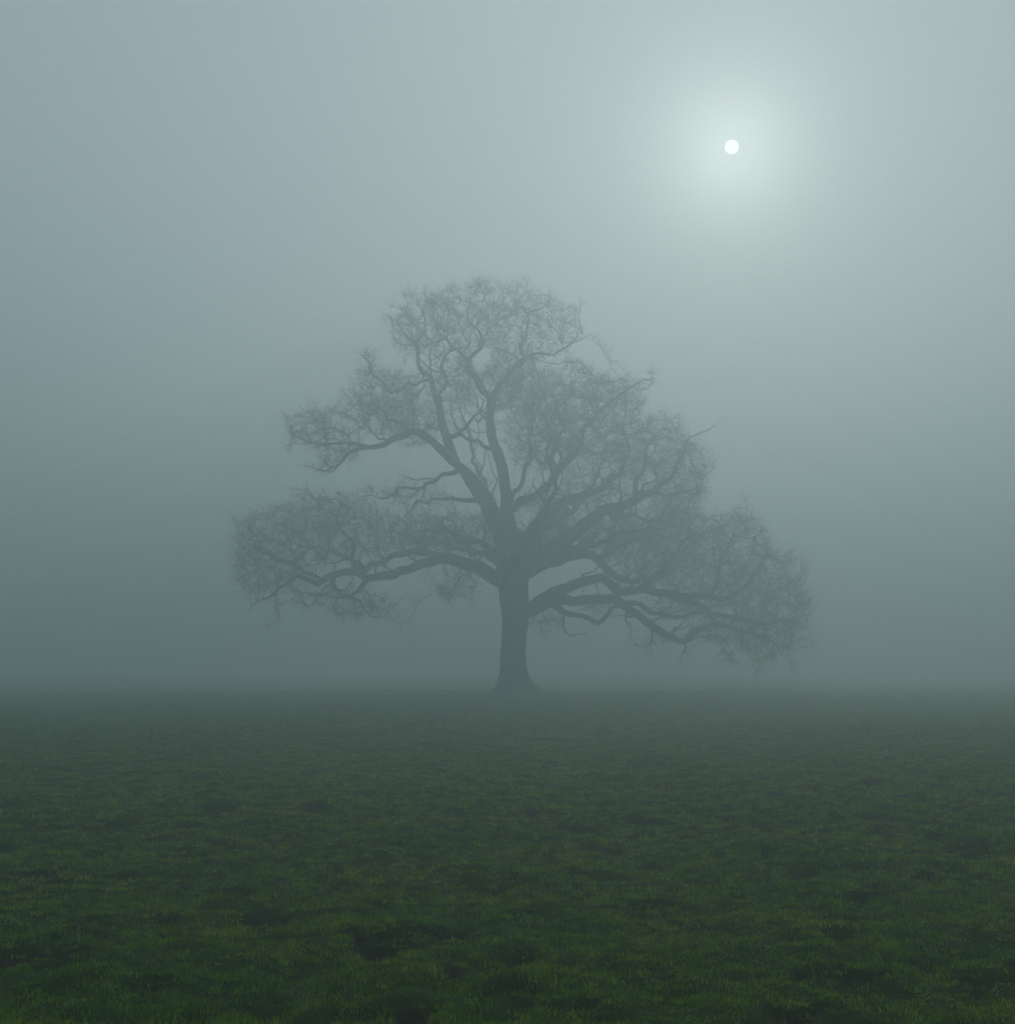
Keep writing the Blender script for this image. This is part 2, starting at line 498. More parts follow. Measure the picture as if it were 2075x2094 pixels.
T['f_v'] = ('f_up', [(1451, 1221, -3.4, 4.6), (1468, 1190, -3, 4), (1470, 1150, -2.6, 3.4), (1490, 1115, -2.2, 2.6), (1500, 1075, -2, 1.8)])
T['f_x'] = ('f', [(1313, 1203, -1.9, 6.5), (1345, 1170, -2.6, 5), (1370, 1140, -3.2, 4), (1405, 1100, -3.8, 3), (1425, 1060, -4.2, 2)])
T['g'] = ('f', [(1086, 1249, -.3, 13), (1120, 1233, .2, 12.5), (1155, 1227, .5, 12.5), (1201, 1227, .8, 11.5), (1247, 1224, 1, 11.5), (1275, 1236, 1.1, 11), (1300, 1253, 1.2, 10), (1325, 1276, 1.3, 9.5),
                (1355, 1293, 1.4, 9.5), (1380, 1304, 1.5, 8.5), (1397, 1309, 1.5, 7.5), (1413, 1301, 1.6, 6.5), (1436, 1284, 1.7, 6), (1471, 1276, 1.8, 6), (1501, 1290, 1.9, 5.5), (1551, 1297, 2, 4.4),
                (1586, 1318, 2.1, 2.8), (1605, 1340, 2.2, 1.6)])
T['g_in'] = ('g', [(1275, 1236, 1.1, 7), (1310, 1235, 1.8, 6), (1350, 1252, 2.4, 5.4), (1395, 1262, 3, 4.6), (1440, 1250, 3.6, 3.6), (1490, 1235, 4.2, 2.6), (1540, 1225, 4.6, 1.8)])
T['h'] = ('g', [(1130, 1234, .2, 9), (1150, 1248, -.4, 8), (1168, 1258, -.9, 7), (1195, 1264, -1.3, 6), (1222, 1272, -1.5, 6), (1238, 1262, -1.7, 5), (1256, 1248, -1.9, 4.5), (1275, 1240, -2.1, 3.5)])
T['i'] = ('trunk', [(1046, 1185, 0, 24), (1020, 1186, -.2, 19), (990, 1168, -.5, 17), (960, 1154, -.8, 15.5), (925, 1146, -1.1, 14), (904, 1146, -1.2, 12.5), (865, 1153, -1.4, 11), (826, 1166, -1.6, 10.5),
                    (786, 1179, -1.8, 10), (752, 1183, -2, 9.5), (730, 1174, -2.1, 9), (695, 1174, -2.2, 8), (659, 1187, -2.3, 7), (630, 1193, -2.4, 6), (606, 1186, -2.4, 5), (585, 1196, -2.5, 4.2),
                    (551, 1222, -2.6, 3), (512, 1239, -2.7, 2)])
T['i_up'] = ('i', [(925, 1146, -1.1, 9), (891, 1136, -.3, 8.5), (852, 1130, .4, 8), (813, 1137, 1, 7.5), (773, 1148, 1.5, 7), (747, 1158, 1.8, 7), (718, 1148, 2.1, 5.5), (680, 1130, 2.5, 4.4), (630, 1120, 3, 3), (585, 1095, 3.4, 2)])
T['i_v'] = ('i', [(735, 1174, -2.1, 7), (722, 1147, -2.4, 6), (720, 1112, -2.8, 4.8), (696, 1085, -3.2, 3.4), (690, 1050, -3.6, 2.2)])
T['i_l'] = ('i', [(659, 1187, -2.3, 5), (618, 1165, -2.8, 4.4), (585, 1150, -3.2, 3.6), (551, 1137, -3.6, 2.8), (515, 1120, -4, 1.8)])
T['i_dn'] = ('i', [(680, 1180, -2.2, 6), (678, 1200, -1.8, 5.5), (688, 1214, -1.5, 5), (712, 1219, -1.2, 4.5), (735, 1233, -.9, 3.2), (752, 1255, -.6, 2.2), (785, 1275, -.3, 1.2)])
T['i_dn2'] = ('i', [(750, 1186, -2, 6), (731, 1204, -2.2, 5), (712, 1217, -2.4, 4), (690, 1222, -2.6, 3), (655, 1215, -2.8, 2)])
# limbs that come towards the viewer and go away from it, inside the same crown
T['n1'] = ('trunk', [(1050, 1150, -.4, 14.4), (1078, 1110, -2, 10.8), (1090, 1075, -4, 8.6), (1120, 1040, -6, 6.5), (1135, 985, -7.5, 4.3), (1120, 930, -8.6, 2.9), (1140, 880, -9.4, 1.4)])
T['n2'] = ('trunk', [(1042, 1165, -.4, 13.0), (1012, 1130, -2, 9.4), (985, 1110, -4, 7.2), (945, 1105, -6, 5.0), (905, 1085, -7.6, 3.6), (860, 1090, -9, 2.2)])
T['n3'] = ('trunk', [(1052, 1190, -.4, 13.0), (1110, 1150, -2.6, 9.4), (1165, 1122, -4.6, 7.2), (1225, 1112, -6.4, 5.4), (1280, 1090, -8, 3.6), (1330, 1075, -9.4, 2.2)])
T['w1'] = ('trunk', [(1046, 1140, .4, 13.0), (1020, 1075, 2.2, 9.4), (1000, 1015, 4.2, 7.2), (975, 960, 6, 5.0), (960, 890, 7.4, 3.6), (935, 830, 8.4, 2.2)])
T['w2'] = ('trunk', [(1050, 1160, .4, 14.4), (1100, 1095, 2.4, 10.1), (1155, 1055, 4.6, 7.9), (1205, 1000, 6.6, 5.8), (1235, 930, 8, 3.6), (1240, 870, 9, 2.2)])
T['w3'] = ('trunk', [(1042, 1175, .4, 13.0), (1000, 1140, 2.4, 8.6), (950, 1125, 4.6, 6.5), (890, 1110, 6.4, 4.7), (830, 1095, 7.8, 3.2), (770, 1080, 9, 2.2)])

T['o1'] = ('c', [(1215, 845, -3.6, 3), (1245, 822, -3.8, 2.6), (1274, 803, -4, 2.2), (1298, 784, -4.1, 1.8), (1315, 782, -4.2, 1.4), (1330, 774, -4.2, 1.1), (1332, 757, -4.2, .7)])
T['o2'] = ('e', [(1395, 940, -4.2, 2.6), (1400, 912, -4.2, 2.2), (1411, 893, -4.2, 1.8), (1432, 884, -4.3, 1.4), (1454, 882, -4.3, 1), (1466, 868, -4.3, .6)])
T['o3'] = ('a_up', [(876, 776, 2, 4), (840, 790, 1, 3.6), (800, 800, 0, 3.2), (770, 778, -.4, 2.8), (757, 757, -.6, 2.2), (752, 738, -.8, 1.6), (738, 722, -1, 1)])
T['o4'] = ('a_mid', [(842, 882, -1.4, 5), (815, 862, -.6, 4.4), (785, 850, 0, 3.8), (760, 830, .4, 3), (735, 820, .8, 2.2), (715, 800, 1, 1.4)])


def catmull(P, step):
    P = np.asarray(P, float)
    Q = np.vstack([2 * P[0] - P[1], P, 2 * P[-1] - P[-2]])
    out = []
    for i in range(len(P) - 1):
        p0, p1, p2, p3 = Q[i:i + 4]
        n = max(1, int(round(np.linalg.norm((p2 - p1)[:3]) / step)))
        for k in range(n):
            t = k / n
            out.append(0.5 * ((2 * p1) + (-p0 + p2) * t + (2 * p0 - 5 * p1 + 4 * p2 - p3) * t * t + (-p0 + 3 * p1 - 3 * p2 + p3) * t ** 3))
    out.append(P[-1])
    return np.array(out)


def tube(P, R, sides, cap=True, rough=0.0, seed=0):
    """rings along P with radii R -> verts, quads, tris"""
    n = len(P)
    tan = np.gradient(P, axis=0)
    tan /= np.linalg.norm(tan, axis=1, keepdims=True) + 1e-9
    ref = np.array([0.3, 1.0, 0.2])
    a = np.cross(tan[0], ref)
    a /= np.linalg.norm(a) + 1e-9
    ang = np.arange(sides) / sides * 2 * np.pi
    V = np.empty((n, sides, 3))
    for i in range(n):
        a = a - tan[i] * a.dot(tan[i])
        a /= np.linalg.norm(a) + 1e-9
        b = np.cross(tan[i], a)
        r = R[i]
        if rough:
            r = r * (1 + rough * lerp_noise(ang * sides / 7 + seed, np.full(sides, i * 0.21) + seed * 3.7, 9))
            V[i] = P[i] + np.outer(np.cos(ang) * r, a) + np.outer(np.sin(ang) * r, b)
        else:
            V[i] = P[i] + r * (np.outer(np.cos(ang), a) + np.outer(np.sin(ang), b))
    V = V.reshape(-1, 3)
    k = np.arange(sides)
    base = (np.arange(n - 1) * sides)[:, None]
    q = np.stack([base + k, base + (k + 1) % sides, base + sides + (k + 1) % sides, base + sides + k], -1).reshape(-1, 4)
    tr = np.zeros((0, 3), int)
    if cap:
        V = np.vstack([V, P[-1] + tan[-1] * R[-1] * 0.6])
        top = (n - 1) * sides
        tr = np.stack([top + k, top + (k + 1) % sides, np.full(sides, len(V) - 1)], -1)
    return V, q, tr


tree = bpy.data.objects.new("oak_tree", None)
BASE = at(1052, 1422)
tree.location = (BASE[0], BASE[1], 0)
link(tree, category="tree", label="lone bare spreading oak tree standing in the foggy pasture")
OFF = np.array([BASE[0], BASE[1], 0.0])

for k_, (th_, ln_, r_) in enumerate(((0.15, 2.3, .20), (0.95, 1.7, .17), (1.9, 1.9, .18), (2.75, 1.6, .16), (3.5, 1.8, .18), (4.25, 2.1, .20), (4.95, 1.5, .15), (5.6, 2.0, .19))):
    tt = np.linspace(0, 1, 9)
    bend_ = 0.5 * (RNG.random() - 0.5)
    rr_ = 0.55 + ln_ * tt
    aa_ = th_ + bend_ * tt + 0.05 * RNG.normal(size=9)
    P_ = np.stack([rr_ * np.cos(aa_), rr_ * np.sin(aa_), 0.36 * (1 - tt) ** 2.2 - 0.30 * tt + 0.06], -1)
    V, q, tr = tube(P_, r_ * (1.25 - 0.95 * tt), 10, rough=0.25, seed=60 + k_)
    link(bpy.data.objects.new("root", mesh_from("root", V, [q, tr], M_BARK)), tree)

# nodes of the growing skeleton
NP_, NPAR, NLIMB, NR = [], [], [], []
limb_obj = {}
NAMES = list(T.keys())
for li, name in enumerate(NAMES):
    carrier, pts = T[name]
    P = np.array([np.append(at(u, v, d), r * PXM) for (u, v, d, r) in pts])
    if name != 'trunk':
        P[-1, 3] *= 0.5
        P[1:, 3] *= 0.84
    S = catmull(P, 0.22)
    C, R = S[:, :3].copy(), np.maximum(S[:, 3], 0.012)
    n = len(C)
    # crooked growth: small wander that is zero at the ends
    if name != 'trunk':
        s_arc = np.arange(n) * 0.22
        env = np.minimum(1, np.arange(n) / 5.0)
        for ax, sd in ((0, 1), (1, 2), (2, 3)):
            amp = (0.30 if ax != 1 else 0.45) * np.clip(1.25 - R / 0.3, 0.35, 1.0)
            kink = np.interp(s_arc, np.arange(0, n * 0.22 + 2, 0.48), RNG.normal(0, 0.40, len(np.arange(0, n * 0.22 + 2, 0.48))))
            C[:, ax] += env * amp * (0.45 * lerp_noise(s_arc / 1.5, np.full(n, li * 3.1 + ax), sd + 20) + 0.8 * kink)
    else:
        C[:, 2] = np.maximum(C[:, 2], C[:, 2])
    if name == 'trunk':
        sides = 40
        V, q, tr = tube(C, R, sides, rough=0.10, seed=li)
        # buttress roots at the base
        zz = V[:, 2]
        th = np.arctan2(V[:, 1] - OFF[1], V[:, 0] - OFF[0])
        k = np.clip((1.9 - zz) / 1.9, 0, 1) ** 2.2
        lob = 1 + k * (0.26 * np.cos(5 * th + 0.6) + 0.13 * np.cos(8 * th + 2.0) + 0.05 * np.cos(th - 0.2))
        cx = np.interp(zz, C[:, 2], C[:, 0])
        cy = np.interp(zz, C[:, 2], C[:, 1])
        V[:, 0] = cx + (V[:, 0] - cx) * lob
        V[:, 1] = cy + (V[:, 1] - cy) * lob
        ob = bpy.data.objects.new("trunk", mesh_from("trunk", V - OFF, [q, tr], M_BARK))
        link(ob, tree)
    else:
        sides = 14 if R[0] > 0.2 else 10
        V, q, tr = tube(C, R, sides, rough=0.22, seed=li)
        ob = bpy.data.objects.new("limb", mesh_from("limb", V - OFF, [q, tr], M_BARK))
        link(ob, tree)
    limb_obj[li] = ob
    prev = -1
    for i in range(n):
        NP_.append(C[i])
        NPAR.append(prev)
        NLIMB.append(li)
        NR.append(R[i])
        prev = len(NP_) - 1
N_TRACE = len(NP_)
# crooked side branches along the limbs
FLOOR = {}
side_nodes = []
limb_len = {}
for i in range(N_TRACE):
    limb_len.setdefault(NLIMB[i], []).append(i)
for li, ids in limb_len.items():
    if NAMES[li] == 'trunk' or NAMES[li][0] == 'o':
        continue
    for k, i in enumerate(ids):
        if k < 0.22 * len(ids) or k < 4 or NR[i] > 0.26 or random.random() > 0.20:
            continue
        t = NP_[i] - NP_[i - 1]
        t /= np.linalg.norm(t) + 1e-9
        d = RNG.normal(size=3) + np.array([0, 0, 0.35])
        d -= t * d.dot(t)
        d = d / np.linalg.norm(d) + 0.65 * t
        d /= np.linalg.norm(d)
        ns = random.randint(3, 8)
        r0 = min(max(0.45 * NR[i], 0.020), 0.060)
        prev, p = i, NP_[i]
        for q_ in range(ns):
            d = d + RNG.normal(size=3) * 0.38 + np.array([0, 0, 0.05])
            d /= np.linalg.norm(d)
            p = p + d * random.uniform(0.2, 0.34)
            NP_.append(p)
            NPAR.append(prev)
            NLIMB.append(li)
            NR.append(0.0)
            prev = len(NP_) - 1
            FLOOR[prev] = r0 * (1 - 0.7 * q_ / ns)
            side_nodes.append(prev)

# ---- crown volumes: (u, v, ru, rv, depth, depth radius, count)
LOBES = [
    'LL',
    (575, 1125, 98, 92, -1, 4.5, 900), (535, 1160, 60, 65, -1.5, 3.5, 350), (700, 1075, 105, 72, 0, 5.0, 700), (640, 1060, 70, 60, 0, 4, 300), (855, 1092, 95, 48, 0, 6.5, 420), (735, 1235, 75, 36, -1, 3.0, 170),
    (930, 1195, 50, 36, -1, 3.0, 90), (640, 1215, 70, 25, -2, 3, 90),
    'UP',
    (640, 880, 55, 40, -1, 3.5, 260), (700, 880, 60, 45, -1, 3.5, 200), (790, 825, 75, 72, -.5, 4.5, 520), (850, 860, 70, 55, 0, 5, 260), (700, 940, 45, 26, -2, 2.5, 90), (755, 745, 28, 32, 0, 2.5, 50),
    (868, 662, 80, 72, 1.0, 4.5, 330), (975, 645, 100, 70, 0, 5.0, 430), (1085, 665, 88, 72, .5, 4.5, 350), (1065, 610, 40, 38, .5, 3.0, 70),
    (1025, 760, 95, 62, 0, 6.0, 430), (940, 775, 60, 60, -1, 5.5, 200), (1080, 815, 70, 60, 0, 7, 330),
    (1170, 815, 100, 62, 0, 6.0, 620), (1245, 825, 72, 62, 0, 6.0, 420), (1110, 890, 85, 80, 0, 7.5, 450), (1290, 800, 30, 30, 0, 2, 30),
    (1325, 915, 90, 72, 0, 6.0, 520), (1395, 965, 55, 70, -2, 4.5, 330), (1235, 945, 110, 80, 0, 8.0, 520), (1370, 1020, 70, 40, -2, 5, 220),
    'RL',
    (1390, 1105, 105, 72, 0, 6.0, 700), (1495, 1115, 78, 72, -1, 5.0, 520), (1565, 1205, 85, 92, -1, 4.5, 620), (1335, 1125, 110, 66, 0, 7.0, 560), (1605, 1250, 55, 60, -1, 3.5, 220),
    (1495, 1285, 95, 42, 0, 4.0, 380), (1565, 1300, 70, 48, 0, 3.5, 330), (1445, 1195, 120, 52, 0, 5.5, 480), (1380, 1255, 80, 28, 1, 3.5, 120), (1520, 1340, 50, 20, 0, 2.5, 50),
    'UP',
    (1100, 1075, 80, 62, 0, 8.0, 420), (995, 1090, 75, 48, 0, 8.0, 300), (1210, 1075, 100, 56, 0, 8.0, 480), 'RL', (1225, 1240, 45, 16, 0, 2.0, 60), (1115, 1265, 45, 22, 0, 2.0, 60), (1330, 1310, 60, 16, 1, 2, 30),
    'UP', (880, 1010, 70, 22, 0, 3, 50), (800, 1010, 60, 20, -2, 2, 60),
]
HOLES = [(1015, 1010, 15, 42), (1190, 1165, 72, 24), (1215, 1208, 38, 12), (1074, 1060, 24, 26), (962, 935, 36, 42), (945, 1000, 45, 20), (790, 965, 110, 24), (985, 735, 20, 22), (1180, 1050, 36, 26),
         (1380, 1275, 36, 12), (880, 1040, 60, 14)]
ATT, ATG = [], []
grp = 'UP'
for lobe in LOBES:
    if isinstance(lobe, str):
        grp = lobe
        continue
    cu, cv, ru, rv, dc, dr, cnt = lobe
    k = 0
    while k < cnt:
        p = RNG.normal(size=3)
        p /= np.linalg.norm(p)
        p *= RNG.random() ** (1 / 3.2) * (1.0 if RNG.random() < 0.78 else RNG.uniform(1.0, 1.26))
        u, v = cu + p[0] * ru, cv + p[1] * rv
        k += 1
        if any(((u - hu) / hr) ** 2 + ((v - hv) / hs) ** 2 < 1 for hu, hv, hr, hs in HOLES):
            continue
        ATT.append(at(u, v, dc + p[2] * dr))
        ATG.append(grp)
ATT, ATG = np.array(ATT), np.array(ATG)
GROUP = {}
for li, nm in enumerate(NAMES):
    GROUP[li] = ('LL' if nm.split('_')[0] in ('i', 'n2', 'w3') else 'RL' if nm.split('_')[0] in ('f', 'g', 'h', 'k', 'n3') or nm == 'e_low' else 'UP')
# ---- space colonisation
alive = np.ones(len(ATT), bool)
near_d = np.full(len(ATT), 1e9)
near_i = np.full(len(ATT), -1)
STEP, KILL, INFL = 0.27, 0.40, 3.4
new = [i for i in range(N_TRACE) if NAMES[NLIMB[i]] != 'trunk']
last = {NLIMB[i]: i for i in range(N_TRACE)}
new = [i for i in new if NR[i] < 12.5 * PXM and (random.random() < 0.10 or last[NLIMB[i]] - i < 2)] + side_nodes
for it in range(110):
    for g_ in ('LL', 'UP', 'RL'):
        sub = [i for i in new if GROUP[NLIMB[i]] == g_]
        if not sub:
            continue
        kd = KDTree(len(sub))
        for i in sub:
            kd.insert(NP_[i], i)
        kd.balance()
        for a_i in np.nonzero(alive & (ATG == g_))[0]:
            co, i, d = kd.find(ATT[a_i])
            if d < near_d[a_i]:
                near_d[a_i], near_i[a_i] = d, i
    alive &= near_d > KILL
    act = np.nonzero(alive & (near_d < INFL + (0 if it else 1.5)))[0]
    if len(act) == 0:
        break
    acc = {}
    for a_i in act:
        i = near_i[a_i]
        d = ATT[a_i] - NP_[i]
        d = d / (np.linalg.norm(d) + 1e-9)
        if i in acc:
            acc[i][0] += d
        else:
            acc[i] = [d, 0]
    new = []
    for i, (d, _) in acc.items():
        d = d / (np.linalg.norm(d) + 1e-9)
        if NPAR[i] >= 0:
            t = NP_[i] - NP_[NPAR[i]]
            t = t / (np.linalg.norm(t) + 1e-9)
            if i >= N_TRACE:
                d = d + 0.35 * t
        d = d + RNG.normal(size=3) * 0.30 + np.array([0, 0, 0.06])
        d = d / np.linalg.norm(d)
        p = NP_[i] + d * STEP * RNG.uniform(0.75, 1.2)
        NP_.append(p)
        NPAR.append(i)
        NLIMB.append(NLIMB[i])
        NR.append(0.0)
        new.append(len(NP_) - 1)
N = len(NP_)
PTS = np.array(NP_)
PAR = np.array(NPAR)
LIMB = np.array(NLIMB)
RAD = np.array(NR)
# pipe model for the grown part
flow = np.zeros(N)
kids = [[] for _ in range(N)]
for i in range(N - 1, N_TRACE - 1, -1):
    if flow[i] == 0:
        flow[i] = 0.0098 ** 2.0
    RAD[i] = max(flow[i] ** (1 / 2.0), FLOOR.get(i, 0.0))
    flow[PAR[i]] += flow[i]
    if PAR[i] >= 0:
        kids[PAR[i]].append(i)
for i in range(N_TRACE, N):
    RAD[i] = min(RAD[i], 0.12, RAD[PAR[i]] * (0.8 if PAR[i] < N_TRACE else 1.0))
print("skeleton nodes", N, "attractors", len(ATT), "left", int(alive.sum()))

# ---- branch chains
parts = {}


def emit(li, V, *faces):
    d = parts.setdefault(li, {'V': [], 'F4': [], 'F3': [], 'n': 0})
    d['V'].append(V)
    for f in faces:
        if len(f):
            (d['F4'] if f.shape[1] == 4 else d['F3']).append(f + d['n'])
    d['n'] += len(V)


starts = [(i, c) for i in range(N_TRACE) for c in kids[i]]
while starts:
    root, c = starts.pop()
    chain = [root, c]
    while kids[chain[-1]]:
        ks = sorted(kids[chain[-1]], key=lambda k: -flow[k])
        chain.append(ks[0])
        for k in ks[1:]:
            starts.append((chain[-2], k))
    P = PTS[chain]
    R = RAD[chain].copy()
    R[0] = R[1] * 1.15
    sides = 6 if R[0] > 0.04 else (4 if R[0] > 0.018 else 3)
    V, q, tr = tube(P, R, sides)
    emit(LIMB[c], V, q, tr)

# ---- twigs: short crooked shoots in numpy batches
def twig_batch(origin, direction, length, r0, limb, nseg=3, bend=0.24):
    n = len(origin)
    P = np.empty((n, nseg + 1, 3))
    P[:, 0] = origin
    d = direction.copy()
    for s in range(nseg):
        d = d + RNG.normal(size=(n, 3)) * bend + np.array([0, 0, 0.10])
        d /= np.linalg.norm(d, axis=1, keepdims=True)
        P[:, s + 1] = P[:, s] + d * (length / nseg)[:, None]
    rr = r0[:, None] * np.linspace(1, 0.45, nseg + 1)[None]
    tan = P[:, -1] - P[:, 0]
    tan /= np.linalg.norm(tan, axis=1, keepdims=True) + 1e-9
    a = np.cross(tan, RNG.normal(size=(n, 3)))
    a /= np.linalg.norm(a, axis=1, keepdims=True) + 1e-9
    b = np.cross(tan, a)
    V = np.empty((n, nseg + 1, 3, 3))
    for k in range(3):
        t = 2 * math.pi * k / 3
        V[:, :, k] = P + rr[:, :, None] * (math.cos(t) * a + math.sin(t) * b)[:, None]
    for li in np.unique(limb):
        sel = np.nonzero(limb == li)[0]
        m = len(sel)
        VV = V[sel].reshape(-1, 3)
        k = np.arange(3)
        ring = (np.arange(nseg) * 3)[:, None]
        q = np.stack([ring + k, ring + (k + 1) % 3, ring + 3 + (k + 1) % 3, ring + 3 + k], -1).reshape(-1, 4)
        F = (q[None] + (np.arange(m) * (nseg + 1) * 3)[:, None, None]).reshape(-1, 4)
        emit(li, VV, F)
    return P


gi = np.arange(N_TRACE, N)
thin = gi[RAD[gi] < 0.030]
tips = np.array([i for i in thin if not kids[i]])
src = np.concatenate([np.repeat(thin, 3), np.repeat(tips, 3), thin[RNG.random(len(thin)) < 0.5]])
par_dir = PTS[src] - PTS[PAR[src]]
par_dir /= np.linalg.norm(par_dir, axis=1, keepdims=True) + 1e-9
side = RNG.normal(size=(len(src), 3))
side /= np.linalg.norm(side, axis=1, keepdims=True)
HUB = at(1050, 1020)
outw = PTS[src] - HUB
outw /= np.linalg.norm(outw, axis=1, keepdims=True) + 1e-9
d0 = par_dir * 0.7 + side * 0.75 + outw * 0.55
d0 /= np.linalg.norm(d0, axis=1, keepdims=True)
ln = 0.2 + 0.65 * RNG.random(len(src)) ** 1.6
P1 = twig_batch(PTS[src], d0, ln, RNG.uniform(0.0056, 0.0086, len(src)), LIMB[src])
# twiglets
sel = np.nonzero(RNG.random(len(src)) < 0.9)[0]
o2 = P1[sel, RNG.integers(1, 3, len(sel))]
d2 = P1[sel, 3] - P1[sel, 1]
d2 /= np.linalg.norm(d2, axis=1, keepdims=True) + 1e-9
sd = RNG.normal(size=(len(sel), 3))
sd /= np.linalg.norm(sd, axis=1, keepdims=True)
d2 = d2 * 0.7 + sd
twig_batch(o2, d2 / np.linalg.norm(d2, axis=1, keepdims=True), RNG.uniform(0.12, 0.32, len(sel)), np.full(len(sel), 0.005), LIMB[src][sel], nseg=2)
# thin water shoots straight off the big limbs
lim = np.array([i for i in range(N_TRACE) if NAMES[LIMB[i]] != 'trunk' and RAD[i] < 16 * PXM])
src = lim[RNG.random(len(lim)) < 0.8]
sd = RNG.normal(size=(len(src), 3)) + np.array([0, 0, 0.3])
sd /= np.linalg.norm(sd, axis=1, keepdims=True)
P2 = twig_batch(PTS[src], sd, RNG.uniform(0.3, 1.1, len(src)) + RAD[src], RNG.uniform(0.007, 0.011, len(src)), LIMB[src], nseg=4)
for rep in range(3):
    o2 = P2[np.arange(len(src)), RNG.integers(2, 5, len(src))]
    sd = RNG.normal(size=(len(src), 3))
    sd /= np.linalg.norm(sd, axis=1, keepdims=True)
    twig_batch(o2, sd, RNG.uniform(0.15, 0.4, len(src)), np.full(len(src), 0.0055), LIMB[src], nseg=2)
tri_total = 0
for li, d in sorted(parts.items()):
    V = np.vstack(d['V'])
    faces = [np.vstack(d['F4'])] + ([np.vstack(d['F3'])] if d['F3'] else [])
    tri_total += 2 * len(faces[0])
    me = mesh_from("twigs", V - OFF, faces, M_TWIG)
    link(bpy.data.objects.new("twigs", me), limb_obj[li], kind="stuff")
print("twig triangles", tri_total)


# ------------------------------------------------------------------ grass
def blade_clump(seed, nb, radius, hmin, hmax, width):
    r = np.random.default_rng(seed)
    ang = r.uniform(0, 2 * np.pi, nb)
    rad = radius * np.sqrt(r.random(nb))
    bx, by = np.cos(ang) * rad, np.sin(ang) * rad
    h = r.uniform(hmin, hmax, nb) * (1 - 0.35 * (rad / radius) ** 2)
    la = r.uniform(0, 2 * np.pi, nb)
    lean = r.uniform(0.15, 1.1, nb) * h
    wdir = la + np.pi / 2 + r.normal(0, 0.4, nb)
    w = width * r.uniform(0.7, 1.3, nb)
    V, F4, F3 = [], [], []
    for i in range(nb):
        dx, dy = math.cos(la[i]), math.sin(la[i])
        wx, wy = math.cos(wdir[i]) * w[i] / 2, math.sin(wdir[i]) * w[i] / 2
        b = len(V)
        for t, ws in ((-0.12, 1.0), (0.45, 0.85)):
            cx, cy = bx[i] + dx * lean[i] * max(t, 0) ** 2, by[i] + dy * lean[i] * max(t, 0) ** 2
            cz = h[i] * t
            V += [(cx - wx * ws, cy - wy * ws, cz), (cx + wx * ws, cy + wy * ws, cz)]
        tz = h[i] * (0.98 - 0.3 * (lean[i] / h[i]) ** 2)
        V.append((bx[i] + dx * lean[i], by[i] + dy * lean[i], tz))
        F4.append((b, b + 1, b + 3, b + 2))
        F3.append((b + 2, b + 3, b + 4))
    return np.array(V), [np.array(F4), np.array(F3)]


clumps = bpy.data.collections.new("grass_clumps")     # sources only, not in the scene
for k in range(8):
    V, F = blade_clump(100 + k, 34, 0.050, 0.012, 0.040, 0.0038)
    clumps.objects.link(bpy.data.objects.new("grass_clump_%d" % k, mesh_from("grass_clump_%d" % k, V, F, M_GRASS, smooth=False)))

V, F = blade_clump(140, 4, 0.05, 0.06, 0.13, 0.0035)
clumps.objects.link(bpy.data.objects.new("grass_clump_8", mesh_from("grass_clump_8", V, F, M_STRAW, smooth=False)))

GP, GS, GR = [], [], []
for (y0, y1, dens, sc) in ((3.4, 9, 420, 1.0), (9, 16, 260, 1.25), (16, 28, 150, 1.7), (28, 48, 58, 2.6), (48, 85, 14, 4.0)):
    wmax = 0.40 * y1 + 2.5
    n = int(dens * (y1 - y0) * 2 * wmax)
    x, y = RNG.uniform(-wmax, wmax, n), RNG.uniform(y0, y1, n)
    keep = np.abs(x) < 0.40 * y + 2.5
    x, y = x[keep], y[keep]
    bare = pit_cover(x, y)
    patch = lerp_noise(x / 0.55, y / 0.55, 31) + 0.6 * lerp_noise(x / 0.2, y / 0.2, 32) + 0.5 * lerp_noise(x / 2.3, y / 2.3, 33)
    keep = (RNG.random(len(x)) > bare * 1.05) & (RNG.random(len(x)) < 1.08 + 0.5 * patch)
    keep &= np.hypot(x - TX, y - TREE_Y) > 1.0
    x, y, patch = x[keep], y[keep], patch[keep]
    z = sample(Z, x, y)
    GP.append(np.stack([x, y, z], -1))
    size = sc * RNG.uniform(0.7, 1.15, len(x)) * np.clip(1 + 0.8 * patch, 0.6, 1.8)
    GS.append(np.stack([np.full(len(x), sc) * RNG.uniform(0.85, 1.15, len(x)), np.full(len(x), sc) * RNG.uniform(0.85, 1.15, len(x)), size / sc ** 0.45], -1))
    GR.append(np.stack([RNG.normal(0, 0.16, len(x)), RNG.normal(0, 0.16, len(x)), RNG.uniform(0, 2 * np.pi, len(x))], -1))
GP, GS, GR = np.vstack(GP), np.vstack(GS), np.vstack(GR)
print("grass clumps", len(GP))
pme = bpy.data.meshes.new("grass")
pme.vertices.add(len(GP))
pme.vertices.foreach_set('co', GP.astype(np.float32).ravel())
for nm, arr in (('csize', GS), ('crot', GR)):
    at_ = pme.attributes.new(nm, 'FLOAT_VECTOR', 'POINT')
    at_.data.foreach_set('vector', arr.astype(np.float32).ravel())
at_ = pme.attributes.new('cpick', 'INT', 'POINT')
at_.data.foreach_set('value', np.where(RNG.random(len(GP)) < 0.006, 8, RNG.integers(0, 8, len(GP))).astype(np.int32))
grass = link(bpy.data.objects.new("grass", pme), kind="stuff", label="short dewy pasture grass growing in uneven tufts")
gn = bpy.data.node_groups.new("grass_scatter", 'GeometryNodeTree')
gn.interface.new_socket("Geometry", in_out='INPUT', socket_type='NodeSocketGeometry')
gn.interface.new_socket("Geometry", in_out='OUTPUT', socket_type='NodeSocketGeometry')
n_in, n_out = gn.nodes.new('NodeGroupInput'), gn.nodes.new('NodeGroupOutput')
n_inst = gn.nodes.new('GeometryNodeInstanceOnPoints')
